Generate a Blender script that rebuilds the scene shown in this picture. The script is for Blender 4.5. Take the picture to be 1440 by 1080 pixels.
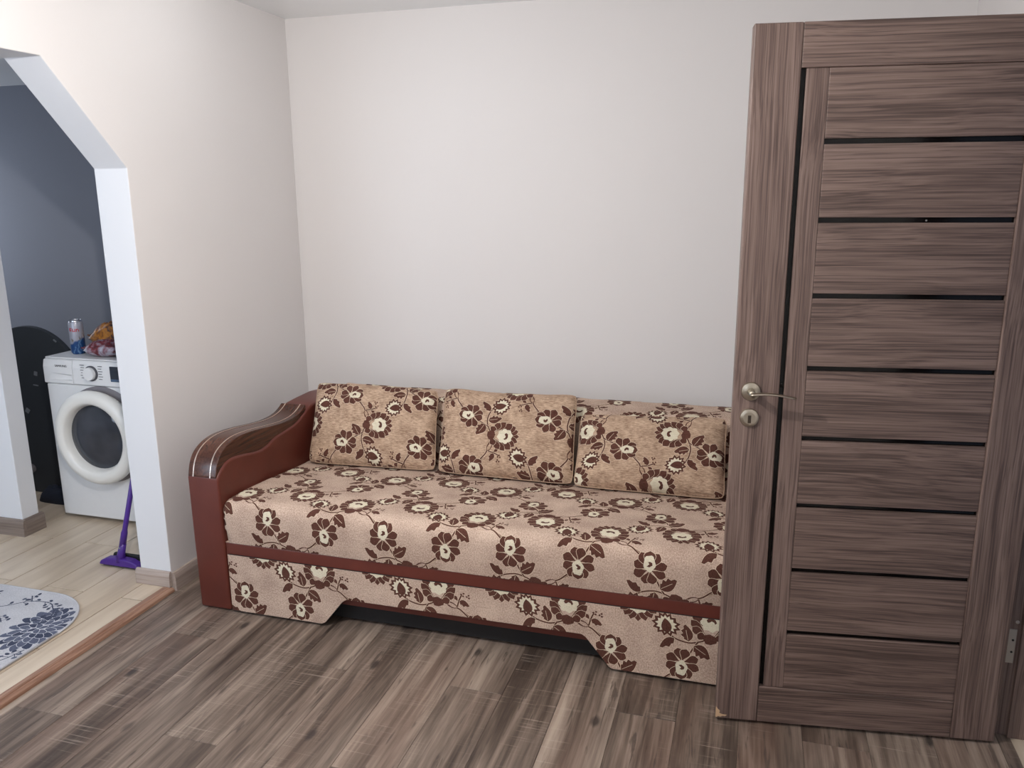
import bpy, bmesh, math, random
from mathutils import Vector, Matrix, noise
from mathutils.geometry import delaunay_2d_cdt

for o in list(bpy.data.objects):
    bpy.data.objects.remove(o)
scene = bpy.context.scene
col = scene.collection
random.seed(7)
PI = math.pi

def lin(r, g, b):
    f = lambda v: (v / 255 / 12.92) if v / 255 <= 0.04045 else ((v / 255 + 0.055) / 1.055) ** 2.4
    return (f(r), f(g), f(b), 1.0)

# ------------------------------------------------------------------ camera
CAM = Vector((2.23854, -3.73946, 1.58716)); YAW, PITCH, ROLL, FPX = 0.28872, -0.22685, -0.00667, 1147.28
fw = Vector((-math.sin(YAW) * math.cos(PITCH), math.cos(YAW) * math.cos(PITCH), math.sin(PITCH)))
rt = Vector((math.cos(YAW), math.sin(YAW), 0)); up = rt.cross(fw)
r2 = rt * math.cos(ROLL) + up * math.sin(ROLL); u2 = -rt * math.sin(ROLL) + up * math.cos(ROLL)
cam = bpy.data.objects.new('camera', bpy.data.cameras.new('camera')); col.objects.link(cam)
cam.data.sensor_width = 36; cam.data.lens = FPX / 1440 * 36; cam.data.clip_start = 0.02
m = Matrix((r2, u2, -fw)).transposed().to_4x4(); m.translation = CAM
cam.matrix_world = m
scene.camera = cam

# ------------------------------------------------------------------ light and exposure
world = bpy.data.worlds.new('world'); scene.world = world; world.use_nodes = True
world.node_tree.nodes['Background'].inputs[0].default_value = (0.62, 0.75, 1.0, 1)
world.node_tree.nodes['Background'].inputs[1].default_value = 0.35

def area(name, loc, target, sx, sy, power, color):
    d = bpy.data.lights.new(name, 'AREA'); d.shape = 'RECTANGLE'; d.size = sx; d.size_y = sy
    d.energy = power; d.color = color
    o = bpy.data.objects.new(name, d); col.objects.link(o); o.location = loc
    o.rotation_euler = (Vector(target) - Vector(loc)).to_track_quat('-Z', 'Y').to_euler()
    return o
# daylight through the living-room window behind the camera and through the kitchen window
area('window_daylight', (1.55, -4.56, 1.5), (1.55, 0, 1.2), 1.5, 1.3, 6, (0.96, 0.97, 1.0))
area('kitchen_daylight', (-1.0, -3.86, 1.45), (-1.0, 0, 1.1), 1.2, 1.2, 24, (0.70, 0.83, 1.0))
area('niche_fill', (-2.46, -0.40, 1.45), (-1.0, -0.40, 1.35), 0.5, 0.8, 3.6, (0.84, 0.90, 1.0))  # added fill from the niche's left end, brightens the grey back wall
LAMP = (1.15, -2.5, 2.08)
LAMP_POWER = 70        # watts of the pendant's bulb
SPOT_POWER = 2.2          # watts of the small ceiling light near the corner
scene.view_settings.view_transform = 'Standard'
scene.view_settings.look = 'None'
scene.view_settings.gamma = 1.0
scene.view_settings.exposure = 0.06
scene.view_settings.use_curve_mapping = False

# ------------------------------------------------------------------ material helpers
class NT:
    def __init__(s, name):
        s.m = bpy.data.materials.new(name); s.m.use_nodes = True
        s.t = s.m.node_tree; s.b = s.t.nodes['Principled BSDF']
    def n(s, kind, **kw):
        nd = s.t.nodes.new('ShaderNode' + kind)
        for k, v in kw.items():
            setattr(nd, k, v)
        return nd
    def l(s, a, b):
        s.t.links.new(a, b)
    def val(s, sock, v):
        if hasattr(v, 'is_linked') or hasattr(v, 'links'):
            s.l(v, sock)
        else:
            sock.default_value = v
    def math(s, op, a, b=0.0, clamp=False):
        nd = s.n('Math', operation=op); nd.use_clamp = clamp
        s.val(nd.inputs[0], a); s.val(nd.inputs[1], b); return nd.outputs[0]
    def mix(s, f, a, b):
        nd = s.n('Mix', data_type='RGBA')
        s.val(nd.inputs[0], f); s.val(nd.inputs[6], a); s.val(nd.inputs[7], b); return nd.outputs[2]
    def coord(s, which='Object', scale=(1, 1, 1), rnd=0.0, rot=(0, 0, 0)):
        tc = s.n('TexCoord'); mp = s.n('Mapping'); mp.inputs['Scale'].default_value = scale
        mp.inputs['Rotation'].default_value = rot
        src = tc.outputs[which]
        if rnd:
            oi = s.n('ObjectInfo'); cm = s.n('CombineXYZ')
            s.l(s.math('MULTIPLY', oi.outputs['Random'], rnd), cm.inputs[0])
            s.l(s.math('MULTIPLY', oi.outputs['Random'], rnd * 1.7), cm.inputs[1])
            s.l(s.math('MULTIPLY', oi.outputs['Random'], rnd * 2.3), cm.inputs[2])
            va = s.n('VectorMath', operation='ADD'); s.l(src, va.inputs[0]); s.l(cm.outputs[0], va.inputs[1]); src = va.outputs[0]
        s.l(src, mp.inputs['Vector']); return mp.outputs[0]
    def noise(s, vec, scale=1, detail=3, rough=0.55, dist=0.0):
        nd = s.n('TexNoise'); nd.inputs['Scale'].default_value = scale; nd.inputs['Detail'].default_value = detail
        nd.inputs['Roughness'].default_value = rough; nd.inputs['Distortion'].default_value = dist
        s.l(vec, nd.inputs['Vector']); return nd.outputs['Fac']
    def ramp(s, fac, stops):
        nd = s.n('ValToRGB'); e = nd.color_ramp.elements
        while len(e) < len(stops):
            e.new(0.5)
        for i, (p, c) in enumerate(stops):
            e[i].position = p; e[i].color = c
        s.l(fac, nd.inputs[0]); return nd.outputs[0]
    def bump(s, h, strength=0.3, dist=0.002):
        nd = s.n('Bump'); nd.inputs['Strength'].default_value = strength; nd.inputs['Distance'].default_value = dist
        s.l(h, nd.inputs['Height']); s.l(nd.outputs[0], s.b.inputs['Normal'])
    def base(s, c, rough=0.5, metal=0.0):
        s.val(s.b.inputs['Base Color'], c); s.val(s.b.inputs['Roughness'], rough); s.val(s.b.inputs['Metallic'], metal)
        return s

def plain(name, c, rough=0.5, metal=0.0, grain=0.06, scale=40):
    t = NT(name); v = t.coord('Object')
    f = t.noise(v, scale, 3)
    d = tuple(x * (1 - grain) for x in c[:3]) + (1,); h = tuple(min(1, x * (1 + grain)) for x in c[:3]) + (1,)
    t.base(t.mix(f, d, h), rough, metal); return t.m

def paint(name, c, rough=0.75):
    t = NT(name); v = t.coord('Object')
    f = t.noise(v, 1.3, 2); d = tuple(x * 0.97 for x in c[:3]) + (1,)
    t.base(t.mix(f, d, c), rough); t.bump(t.noise(v, 260, 2), 0.06, 0.001); return t.m

M = {}
M['wall'] = paint('wall_paint', lin(231, 228, 227), 0.62)
M['ceiling'] = paint('ceiling_paint', lin(240, 242, 243), 0.6)
M['stretch'] = NT('glossy_stretch_ceiling').base(lin(240, 243, 245), 0.12).m; M['stretch'].node_tree.nodes['Principled BSDF'].inputs['IOR'].default_value = 1.95
M['kwall'] = paint('kitchen_grey_paint', lin(148, 152, 163), 0.7)
M['kwhite'] = paint('kitchen_white_paint', lin(226, 228, 232), 0.65)
M['hall'] = paint('hall_paint', lin(205, 190, 165), 0.7)

# floor laminate
t = NT('laminate_plank')
v1 = t.coord('Object', (7, 0.9, 1), 31); v2 = t.coord('Object', (34, 1.5, 1), 31); v3 = t.coord('Object', (110, 3.5, 1), 31)
v4 = t.coord('Object', (5, 170, 1), 31); v5 = t.coord('Object', (7, 3.2, 1), 31)
big = t.noise(v1, 1, 4, 0.6, 0.7); mid = t.noise(v2, 1, 4, 0.6, 0.35); fin = t.noise(v3, 1, 3, 0.6)
f = t.math('ADD', t.math('MULTIPLY', big, 0.60), t.math('ADD', t.math('MULTIPLY', mid, 0.36), t.math('MULTIPLY', fin, 0.22)))
oi = t.n('ObjectInfo')
f = t.math('ADD', f, t.math('MULTIPLY', t.math('SUBTRACT', oi.outputs['Random'], 0.5), 0.06))
c = t.ramp(f, [(0.42, lin(60, 49, 43)), (0.52, lin(90, 77, 68)), (0.60, lin(120, 105, 94)), (0.68, lin(148, 132, 119)), (0.78, lin(176, 160, 145))])
red = t.ramp(t.noise(v1, 0.6, 2), [(0.52, (0, 0, 0, 1)), (0.68, (1, 1, 1, 1))])
c = t.mix(t.math('MULTIPLY', red, 0.22), c, lin(140, 104, 88))
saw = t.ramp(t.noise(v4, 1, 2, 0.5), [(0.58, (0, 0, 0, 1)), (0.70, (1, 1, 1, 1))])
sawm = t.ramp(t.noise(t.coord('Object', (5, 2.2, 1), 17), 1, 2), [(0.48, (0, 0, 0, 1)), (0.62, (1, 1, 1, 1))])
c = t.mix(t.math('MULTIPLY', t.math('MULTIPLY', saw, sawm), 0.36), c, lin(188, 174, 160))
vo = t.n('TexVoronoi', voronoi_dimensions='2D'); vo.inputs['Scale'].default_value = 1.0; t.l(t.coord('Object', (5.0, 2.4, 1), 31), vo.inputs['Vector'])
kn = t.ramp(t.math('ADD', vo.outputs['Distance'], t.math('MULTIPLY', t.math('SUBTRACT', fin, 0.5), 0.06)), [(0.035, (1, 1, 1, 1)), (0.085, (0, 0, 0, 1))])
kmask = t.ramp(t.noise(t.coord('Object', (1.3, 0.7, 1), 41), 1, 1), [(0.50, (0, 0, 0, 1)), (0.56, (1, 1, 1, 1))])
c = t.mix(t.math('MULTIPLY', t.math('MULTIPLY', kn, kmask), 0.8), c, lin(46, 40, 39))
cr = t.ramp(t.noise(t.coord('Object', (46, 4.2, 1), 23), 1, 3, 0.6, 0.8), [(0.33, (1, 1, 1, 1)), (0.40, (0, 0, 0, 1))])
c = t.mix(t.math('MULTIPLY', cr, 0.6), c, lin(62, 52, 48))
t.base(c, t.math('ADD', 0.36, t.math('MULTIPLY', mid, 0.12)))
t.bump(f, 0.18, 0.0012); M['plank'] = t.m
M['subfloor'] = plain('subfloor_dark', lin(48, 40, 36), 0.8)  # dark slab under the planks, seen only at the joints

# kitchen tile, wood look beige
t = NT('kitchen_tile')
v = t.coord('Object', (12, 1.6, 1), 19); f = t.noise(v, 1, 4, 0.55, 0.4)
c = t.ramp(f, [(0.3, lin(182, 164, 143)), (0.5, lin(201, 184, 163)), (0.7, lin(214, 199, 179))])
t.base(c, 0.33); t.bump(f, 0.08, 0.001); M['tile'] = t.m
M['grout'] = plain('tile_grout', lin(118, 100, 82), 0.85)

def wood_grain(name, axis, cols, rough=0.45, coarse=1.0, pores=0.42):
    t = NT(name)
    sc = [26 * coarse, 26 * coarse, 26 * coarse]; sc[axis] = 1.1
    sf = [230 * coarse, 230 * coarse, 230 * coarse]; sf[axis] = 2.6
    sb = [5, 5, 5]; sb[axis] = 1.4
    wob = t.noise(t.coord('Object', tuple(sb), 23), 1, 2)
    va = t.n('VectorMath', operation='MULTIPLY_ADD')
    off = [9.0, 9.0, 9.0]; off[axis] = 0
    cm = t.n('CombineXYZ')
    for i in range(3):
        t.l(wob, cm.inputs[i])
    t.l(cm.outputs[0], va.inputs[0]); va.inputs[1].default_value = [x * 0.11 for x in off]; t.l(t.coord('Object', tuple(sc), 23), va.inputs[2])
    f1 = t.noise(va.outputs[0], 1, 4, 0.6)
    va2 = t.n('VectorMath', operation='MULTIPLY_ADD'); t.l(cm.outputs[0], va2.inputs[0]); va2.inputs[1].default_value = [x * 0.9 for x in off]
    t.l(t.coord('Object', tuple(sf), 23), va2.inputs[2])
    f2 = t.noise(va2.outputs[0], 1, 3, 0.6)
    f = t.math('ADD', t.math('MULTIPLY', f1, 0.45), t.math('MULTIPLY', f2, 0.55))
    c = t.ramp(f, [(0.34, cols[0]), (0.46, cols[1]), (0.55, cols[2]), (0.66, cols[3])])
    pore = t.ramp(f2, [(0.36, (1, 1, 1, 1)), (0.47, (0, 0, 0, 1))])
    c = t.mix(t.math('MULTIPLY', pore, pores), c, cols[0])
    t.base(c, rough); t.bump(f2, 0.12, 0.0008); return t.m
DW = [lin(78, 62, 57), lin(107, 88, 81), lin(127, 107, 99), lin(143, 123, 114)]
M['door_v'] = wood_grain('door_veneer_upright', 2, DW)
M['door_h'] = wood_grain('door_veneer_level', 0, [lin(70, 56, 51), lin(101, 83, 76), lin(123, 103, 95), lin(140, 120, 111)], coarse=0.85)
M['glass_dark'] = NT('tinted_glass').base(lin(16, 14, 14), 0.12).m; M['glass_dark'].node_tree.nodes['Principled BSDF'].inputs['Specular IOR Level'].default_value = 0.25
M['chip'] = plain('bare_fibreboard', lin(203, 172, 138), 0.9)
M['strip'] = wood_grain('threshold_wood', 1, [lin(122, 88, 70), lin(150, 114, 94), lin(168, 132, 111), lin(182, 148, 127)], 0.45, 0.6, 0.25)
M['bb'] = wood_grain('baseboard_wood', 0, [lin(152, 137, 128), lin(166, 151, 142), lin(175, 161, 152), lin(183, 170, 161)], 0.5, 0.5, 0.1)
M['bby'] = wood_grain('baseboard_wood_long', 1, [lin(152, 137, 128), lin(166, 151, 142), lin(175, 161, 152), lin(183, 170, 161)], 0.5, 0.5, 0.1)
M['bbk'] = wood_grain('baseboard_wood_dark', 0, [lin(112, 98, 90), lin(126, 112, 103), lin(136, 122, 113), lin(144, 130, 121)], 0.5, 0.5, 0.1)
M['bbky'] = wood_grain('baseboard_wood_dark_long', 1, [lin(112, 98, 90), lin(126, 112, 103), lin(136, 122, 113), lin(144, 130, 121)], 0.5, 0.5, 0.1)
M['nickel'] = NT('satin_nickel').base(lin(190, 182, 166), 0.28, 1.0).m
M['nickel_dark'] = NT('lock_steel').base(lin(96, 86, 76), 0.35, 1.0).m
M['steel'] = NT('hinge_steel').base(lin(176, 172, 166), 0.4, 0.8).m
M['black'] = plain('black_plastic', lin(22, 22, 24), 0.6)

t = NT('arm_leather'); v = t.coord('Object')
vo = t.n('TexVoronoi'); vo.inputs['Scale'].default_value = 420; t.l(v, vo.inputs['Vector'])
f = t.noise(v, 9, 3)
t.base(t.mix(f, lin(86, 38, 29), lin(106, 50, 39)), 0.42); t.bump(vo.outputs['Distance'], 0.12, 0.0006); M['leather'] = t.m
M['cap'] = wood_grain('arm_cap_walnut', 1, [lin(52, 28, 20), lin(70, 40, 29), lin(84, 50, 37), lin(98, 62, 47)], 0.27, 0.4)
M['inlay'] = NT('silver_inlay').base(lin(225, 205, 190), 0.22, 0.85).m

def fabric(name, dark, light, kind):
    t = NT(name)
    if kind == 'pillow':
        a = t.noise(t.coord('UV', (48, 230, 1)), 1, 4, 0.8); b = t.noise(t.coord('UV', (14, 22, 1)), 1, 3)
    else:
        a = t.noise(t.coord('UV', (240, 170, 1)), 1, 4, 0.8); b = t.noise(t.coord('UV', (9, 9, 1)), 1, 3)
    f = t.math('ADD', t.math('MULTIPLY', a, 0.75), t.math('MULTIPLY', b, 0.25))
    c = t.ramp(f, [(0.40, dark), (0.59, light)])
    t.base(c, 0.95)
    t.b.inputs['Sheen Weight'].default_value = 0.02; t.b.inputs['Specular IOR Level'].default_value = 0.15
    t.bump(a, 0.25, 0.0015); return t.m
for k, (bd, bl) in {'pillow': (lin(140, 113, 94), lin(205, 178, 153)), 'seat': (lin(158, 133, 119), lin(212, 189, 171))}.items():
    M[k] = [fabric(k + '_weave', bd, bl, k), fabric(k + '_print_edge', lin(205, 184, 160), lin(222, 203, 180), k),
            fabric(k + '_print_brown', lin(76, 46, 38), lin(100, 66, 56), k), fabric(k + '_print_cream', lin(203, 194, 170), lin(228, 220, 198), k)]

# ------------------------------------------------------------------ object helpers
def tag(o, label=None, cat=None, group=None, kind=None):
    if label: o['label'] = label
    if cat: o['category'] = cat
    if group: o['group'] = group
    if kind: o['kind'] = kind
    return o

def obj(name, verts, faces, mats, parent=None, smooth=False, midx=None, bevel=0, seg=2, uvs=None):
    me = bpy.data.meshes.new(name); me.from_pydata([tuple(v) for v in verts], [], faces)
    for mt in (mats if isinstance(mats, list) else [mats]):
        me.materials.append(mt)
    if midx is not None:
        me.polygons.foreach_set('material_index', midx)
    if smooth:
        me.polygons.foreach_set('use_smooth', [True] * len(me.polygons))
    if uvs is not None:
        uv = me.uv_layers.new(name='UVMap')
        for lp in me.loops:
            uv.data[lp.index].uv = uvs[lp.vertex_index]
    me.update()
    o = bpy.data.objects.new(name, me); col.objects.link(o)
    if parent: o.parent = parent
    if bevel:
        b = o.modifiers.new('bevel', 'BEVEL'); b.width = bevel; b.segments = seg; b.limit_method = 'ANGLE'
    return o

def empty(name, loc, rz=0):
    o = bpy.data.objects.new(name, None); col.objects.link(o); o.location = loc; o.rotation_euler = (0, 0, rz)
    o.empty_display_size = 0.05
    return o

BF = [(0, 3, 2, 1), (4, 5, 6, 7), (0, 1, 5, 4), (1, 2, 6, 5), (2, 3, 7, 6), (3, 0, 4, 7)]
def boxv(lo, hi):
    (a, b, c), (d, e, f) = lo, hi
    return [(a, b, c), (d, b, c), (d, e, c), (a, e, c), (a, b, f), (d, b, f), (d, e, f), (a, e, f)]
def box(name, lo, hi, mat, parent=None, bevel=0, org=(0, 0, 0), seg=2):
    vs = [tuple(p[i] - org[i] for i in range(3)) for p in boxv(lo, hi)]
    return obj(name, vs, BF, mat, parent, bevel=bevel, seg=seg)

def prism(name, poly, axis, a, b, mat, parent=None, bevel=0, org=(0, 0, 0), seg=2, smooth=False):
    """poly: 2-D loop in the two remaining axes (in order); extruded along axis from a to b."""
    def P(p, h):
        q = list(p); q.insert(axis, h); return tuple(q[i] - org[i] for i in range(3))
    n = len(poly)
    vs = [P(p, a) for p in poly] + [P(p, b) for p in poly]
    fs = [tuple(range(n)), tuple(range(2 * n - 1, n - 1, -1))] + [(i, i + n, (i + 1) % n + n, (i + 1) % n) for i in range(n)]
    o = obj(name, vs, fs, mat, parent, bevel=bevel, seg=seg)
    bm = bmesh.new(); bm.from_mesh(o.data); bmesh.ops.recalc_face_normals(bm, faces=bm.faces); bm.to_mesh(o.data); bm.free()
    if smooth:
        for p in o.data.polygons:
            p.use_smooth = len(p.vertices) == 4
    return o

def lathe(name, prof, mat, parent=None, mtx=None, n=40, smooth=True, midx=None):
    """prof: (radius, height) along local +Z, then mtx."""
    vs, fs, mi = [], [], []
    mtx = mtx or Matrix.Identity(4)
    for r, h in prof:
        for k in range(n):
            a = 2 * PI * k / n
            vs.append(mtx @ Vector((r * math.cos(a), r * math.sin(a), h)))
    for i in range(len(prof) - 1):
        for k in range(n):
            fs.append((i * n + k, i * n + (k + 1) % n, (i + 1) * n + (k + 1) % n, (i + 1) * n + k))
            mi.append(midx[i] if midx else 0)
    fs.append(tuple(range(n - 1, -1, -1))); mi.append(mi[0])
    fs.append(tuple((len(prof) - 1) * n + k for k in range(n))); mi.append(mi[-2] if len(mi) > 1 else 0)
    o = obj(name, vs, fs, mat, parent, midx=mi)
    if smooth:
        o.data.polygons.foreach_set('use_smooth', [len(p.vertices) == 4 for p in o.data.polygons])
        e = o.modifiers.new('edges', 'EDGE_SPLIT'); e.split_angle = math.radians(38)
    return o

def tube(name, pts, rad, mat, parent=None, n=10, org=(0, 0, 0), flat=1.0):
    pts = [Vector(p) - Vector(org) for p in pts]; vs, fs = [], []
    up0 = Vector((0, 0, 1))
    for i, p in enumerate(pts):
        d = (pts[min(i + 1, len(pts) - 1)] - pts[max(i - 1, 0)]).normalized()
        a = d.cross(up0 if abs(d.z) < 0.95 else Vector((1, 0, 0))).normalized(); b = a.cross(d)
        r = rad[i] if isinstance(rad, (list, tuple)) else rad
        for k in range(n):
            an = 2 * PI * k / n
            vs.append(p + a * (r * math.cos(an)) + b * (r * flat * math.sin(an)))
    for i in range(len(pts) - 1):
        for k in range(n):
            fs.append((i * n + k, i * n + (k + 1) % n, (i + 1) * n + (k + 1) % n, (i + 1) * n + k))
    fs.append(tuple(range(n - 1, -1, -1))); fs.append(tuple((len(pts) - 1) * n + k for k in range(n)))
    return obj(name, vs, fs, mat, parent, smooth=True)

def struct(o, label, cat):
    return tag(o, label, cat, kind='structure')

# ------------------------------------------------------------------ the room shell
H = 2.423; KH = 2.19; KZ = 0.02; RX = 3.0; TW = 0.15; FY = -4.6
# floor and its planks
fl = struct(box('floor', (-0.0, FY, -0.06), (RX + 0.05, 0, -0.0035), M['subfloor']), 'grey-brown wood laminate floor of staggered planks in the living room', 'floor')
PWID, PLEN = 0.1855, 1.38
x_edges = [0.043 + PWID * k for k in range(-1, 18)]
shared = {}
for k in range(len(x_edges) - 1):
    a, b = max(0.0, x_edges[k]), min(RX + 0.05, x_edges[k + 1])
    if b - a < 0.01:
        continue
    y = {0: -1.968, 1: -1.468, 2: -1.0}[(k + 2) % 3] + (0.012 * ((k * 7) % 5 - 2)) - 3 * PLEN
    while y < 0:
        y0, y1 = max(FY, y), min(0.0, y + PLEN)
        if y1 - y0 > 0.02:
            key = (round(b - a, 3), round(y1 - y0, 3)); g = 0.00045
            if key not in shared:
                w, d = (b - a) / 2 - g, (y1 - y0) / 2 - g
                o = obj('plank', boxv((-w, -d, -0.009), (w, d, 0)), BF, M['plank'], fl, bevel=0.0007, seg=1)
                shared[key] = o
            else:
                src = shared[key]; o = src.copy(); col.objects.link(o); o.parent = fl
            o.location = ((a + b) / 2, (y0 + y1) / 2, 0)
        y += PLEN
# kitchen floor and its tiles
kf = struct(box('floor_kitchen', (-2.5, -3.95, -0.06), (-0.03, 0, KZ - 0.0025), M['grout']), 'beige wood-look tiled kitchen floor, raised beyond the threshold', 'floor')
TWID, TLEN = 0.186, 0.80
tx = [-0.030, -0.135] + [-0.135 - TWID * k for k in range(1, 14)]
shared_t = {}
for k in range(len(tx) - 1):
    b, a = tx[k], max(-2.5, tx[k + 1])
    if b - a < 0.01: continue
    y = (-1.302 if k % 2 == 0 else -0.90) - 4 * TLEN
    if k in (0,): y = -1.302 - 4 * TLEN
    while y < 0:
        y0, y1 = max(-3.95, y), min(0, y + TLEN)
        if y1 - y0 > 0.02:
            g = 0.0019; w, d = (b - a) / 2 - g, (y1 - y0) / 2 - g; key = (round(w, 3), round(d, 3))
            if key not in shared_t:
                o = obj('tile', boxv((-w, -d, -0.008), (w, d, 0)), BF, M['tile'], kf, bevel=0.0012, seg=1); shared_t[key] = o
            else:
                o = shared_t[key].copy(); col.objects.link(o); o.parent = kf
            o.location = ((a + b) / 2, (y0 + y1) / 2, KZ)
        y += TLEN
# threshold strip: low wooden nosing with a groove
prism('trim_1', [(-0.031, -0.02), (-0.031, KZ + 0.001), (-0.012, KZ + 0.0025), (-0.006, KZ + 0.001), (-0.004, KZ - 0.002), (0.002, KZ - 0.003), (0.010, 0.011), (0.012, 0.0005), (0.012, -0.003)],
      1, -3.4, -1.166, M['strip'])
struct(bpy.data.objects['trim_1'], 'reddish wooden threshold strip along the edge of the kitchen floor', 'trim')

struct(box('wall_back', (-0.15, 0, -0.06), (RX + 0.1, 0.12, H + 0.02), M['wall']), 'off-white painted wall behind the sofa', 'wall')
OY, OE, OT, OZ = -1.162, -1.495, 2.035, 1.695      # opening: far jamb, chamfer, lintel
OYB, OEB = -3.25, -2.92
prof = [(0, -0.06), (OY, -0.06), (OY, OZ), (OE, OT), (OEB, OT), (OYB, OZ), (OYB, -0.06), (FY, -0.06), (FY, H + 0.02), (0, H + 0.02)]
wl = prism('wall_left', prof, 0, -TW, 0.0, [M['wall'], M['kwhite']], bevel=0.003)
for p in wl.data.polygons:                          # the opening's reveal and the kitchen side carry the whiter paint
    c = p.center
    inside = (OYB - 0.01 < c.y < OY + 0.01) and c.z < OT + 0.01 and abs(p.normal.x) < 0.5
    p.material_index = 1 if (inside or p.normal.x < -0.5) else 0
struct(wl, 'off-white wall with a wide opening whose upper corners are cut off', 'wall')
# right wall with doorway
DY0, DY1, DH = -1.262, -2.125, 2.03
prof = [(0, -0.06), (DY0 + 0.03, -0.06), (DY0 + 0.03, DH + 0.03), (DY1 - 0.03, DH + 0.03), (DY1 - 0.03, -0.06), (FY, -0.06), (FY, H + 0.02), (0, H + 0.02)]
struct(prism('wall_right', prof, 0, RX, RX + 0.1, M['wall']), 'off-white wall that holds the open doorway', 'wall')
# front wall (behind the camera) with window opening, as four blocks in one frame-shaped prism
wx0, wx1, wz0, wz1 = 0.75, 2.35, 0.8, 2.2
bmv, bmf = [], []
for lo, hi in (((-TW, FY - 0.12, -0.06), (wx0, FY, H + 0.02)), ((wx1, FY - 0.12, -0.06), (RX + 0.1, FY, H + 0.02)), ((wx0, FY - 0.12, -0.06), (wx1, FY, wz0)), ((wx0, FY - 0.12, wz1), (wx1, FY, H + 0.02))):
    n0 = len(bmv); bmv += boxv(lo, hi); bmf += [tuple(i + n0 for i in f) for f in BF]
struct(obj('wall_front', bmv, bmf, M['wall']), 'off-white wall with a window facing the sofa', 'wall')
struct(box('ceiling', (-TW, FY - 0.12, H), (RX + 0.1, 0.12, H + 0.1), M['stretch']), 'plain white painted ceiling above the sofa', 'ceiling')
# kitchen shell
struct(box('wall_kitchen_back', (-2.6, 0, -0.06), (-TW, 0.12, KH + 0.1), M['kwall']), 'grey-blue painted wall behind the washing machine', 'wall')
bmv, bmf = [], []
for lo, hi in (((-2.62, -4.07, -0.06), (-2.5, -0.68, KH + 0.1)), ((-2.62, -0.12, -0.06), (-2.5, 0.0, KH + 0.1)), ((-2.62, -0.68, -0.06), (-2.5, -0.12, 1.0)), ((-2.62, -0.68, 1.9), (-2.5, -0.12, KH + 0.1))):
    n0 = len(bmv); bmv += boxv(lo, hi); bmf += [tuple(i + n0 for i in f) for f in BF]
struct(obj('wall_kitchen_left', bmv, bmf, M['kwhite']), 'white kitchen wall far to the left with a small added window', 'wall')
bmv, bmf = [], []
kx0, kx1, kz0, kz1 = -1.65, -0.35, 0.8, 2.1
for lo, hi in (((-2.5, -4.07, -0.06), (kx0, -3.95, KH + 0.1)), ((kx1, -4.07, -0.06), (-TW, -3.95, KH + 0.1)), ((kx0, -4.07, -0.06), (kx1, -3.95, kz0)), ((kx0, -4.07, kz1), (kx1, -3.95, KH + 0.1))):
    n0 = len(bmv); bmv += boxv(lo, hi); bmf += [tuple(i + n0 for i in f) for f in BF]
struct(obj('wall_kitchen_front', bmv, bmf, M['kwhite']), 'white kitchen wall with a window', 'wall')
struct(box('ceiling_kitchen', (-2.62, -4.07, KH), (-TW, 0.0, KH + 0.1), M['ceiling']), 'lower white ceiling of the kitchen', 'ceiling')
struct(box('wall_partition', (-2.5, -0.915, KZ), (-1.032, -0.822, KH), M['kwhite'], bevel=0.003), 'white partition wall end at the far left beside the washing machine', 'wall')
# baseboards
def bb_prof(a, d, z0, h):       # profile in (depth, z)
    s = 1 if d > 0 else -1
    return [(a, z0), (a + d, z0), (a + d, z0 + h * 0.72), (a + d - s * 0.004, z0 + h * 0.9), (a + d - s * 0.008, z0 + h), (a, z0 + h)]
struct(prism('baseboard_left', bb_prof(0, 0.018, 0, 0.078), 1, OY + 0.001, -0.001, M['bby']), 'grey-beige wooden baseboard between the opening and the sofa', 'baseboard')
struct(prism('baseboard_back', [(p[0], p[1]) for p in bb_prof(0, -0.018, 0, 0.078)], 0, 0.019, RX - 0.001, M['bb']), 'grey-beige wooden baseboard along the wall behind the sofa', 'baseboard')
struct(prism('baseboard_jamb', bb_prof(OY, -0.018, KZ, 0.066), 0, -TW - 0.016, 0.0015, M['bb'], bevel=0.002), 'pale wooden baseboard piece wrapping the end of the opening', 'baseboard')
struct(prism('baseboard_partition', bb_prof(-0.915, -0.017, KZ, 0.082), 0, -2.5, -1.015, M['bbk']), 'greyish baseboard on the front of the partition wall', 'baseboard')
struct(prism('baseboard_partition_end', bb_prof(-1.032, 0.017, KZ, 0.082), 1, -0.915, -0.805, M['bbky']), 'greyish baseboard on the narrow end of the partition wall', 'baseboard')
# hall beyond the doorway
struct(box('floor_hall', (RX + 0.05, -2.6, -0.06), (RX + 1.3, -0.9, 0.001), M['tile']), 'light tiled floor beyond the doorway', 'floor')
struct(box('wall_hall', (RX + 1.2, -2.6, 0), (RX + 1.3, -0.9, H), M['hall']), 'beige wall of the hall beyond the doorway', 'wall')
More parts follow.
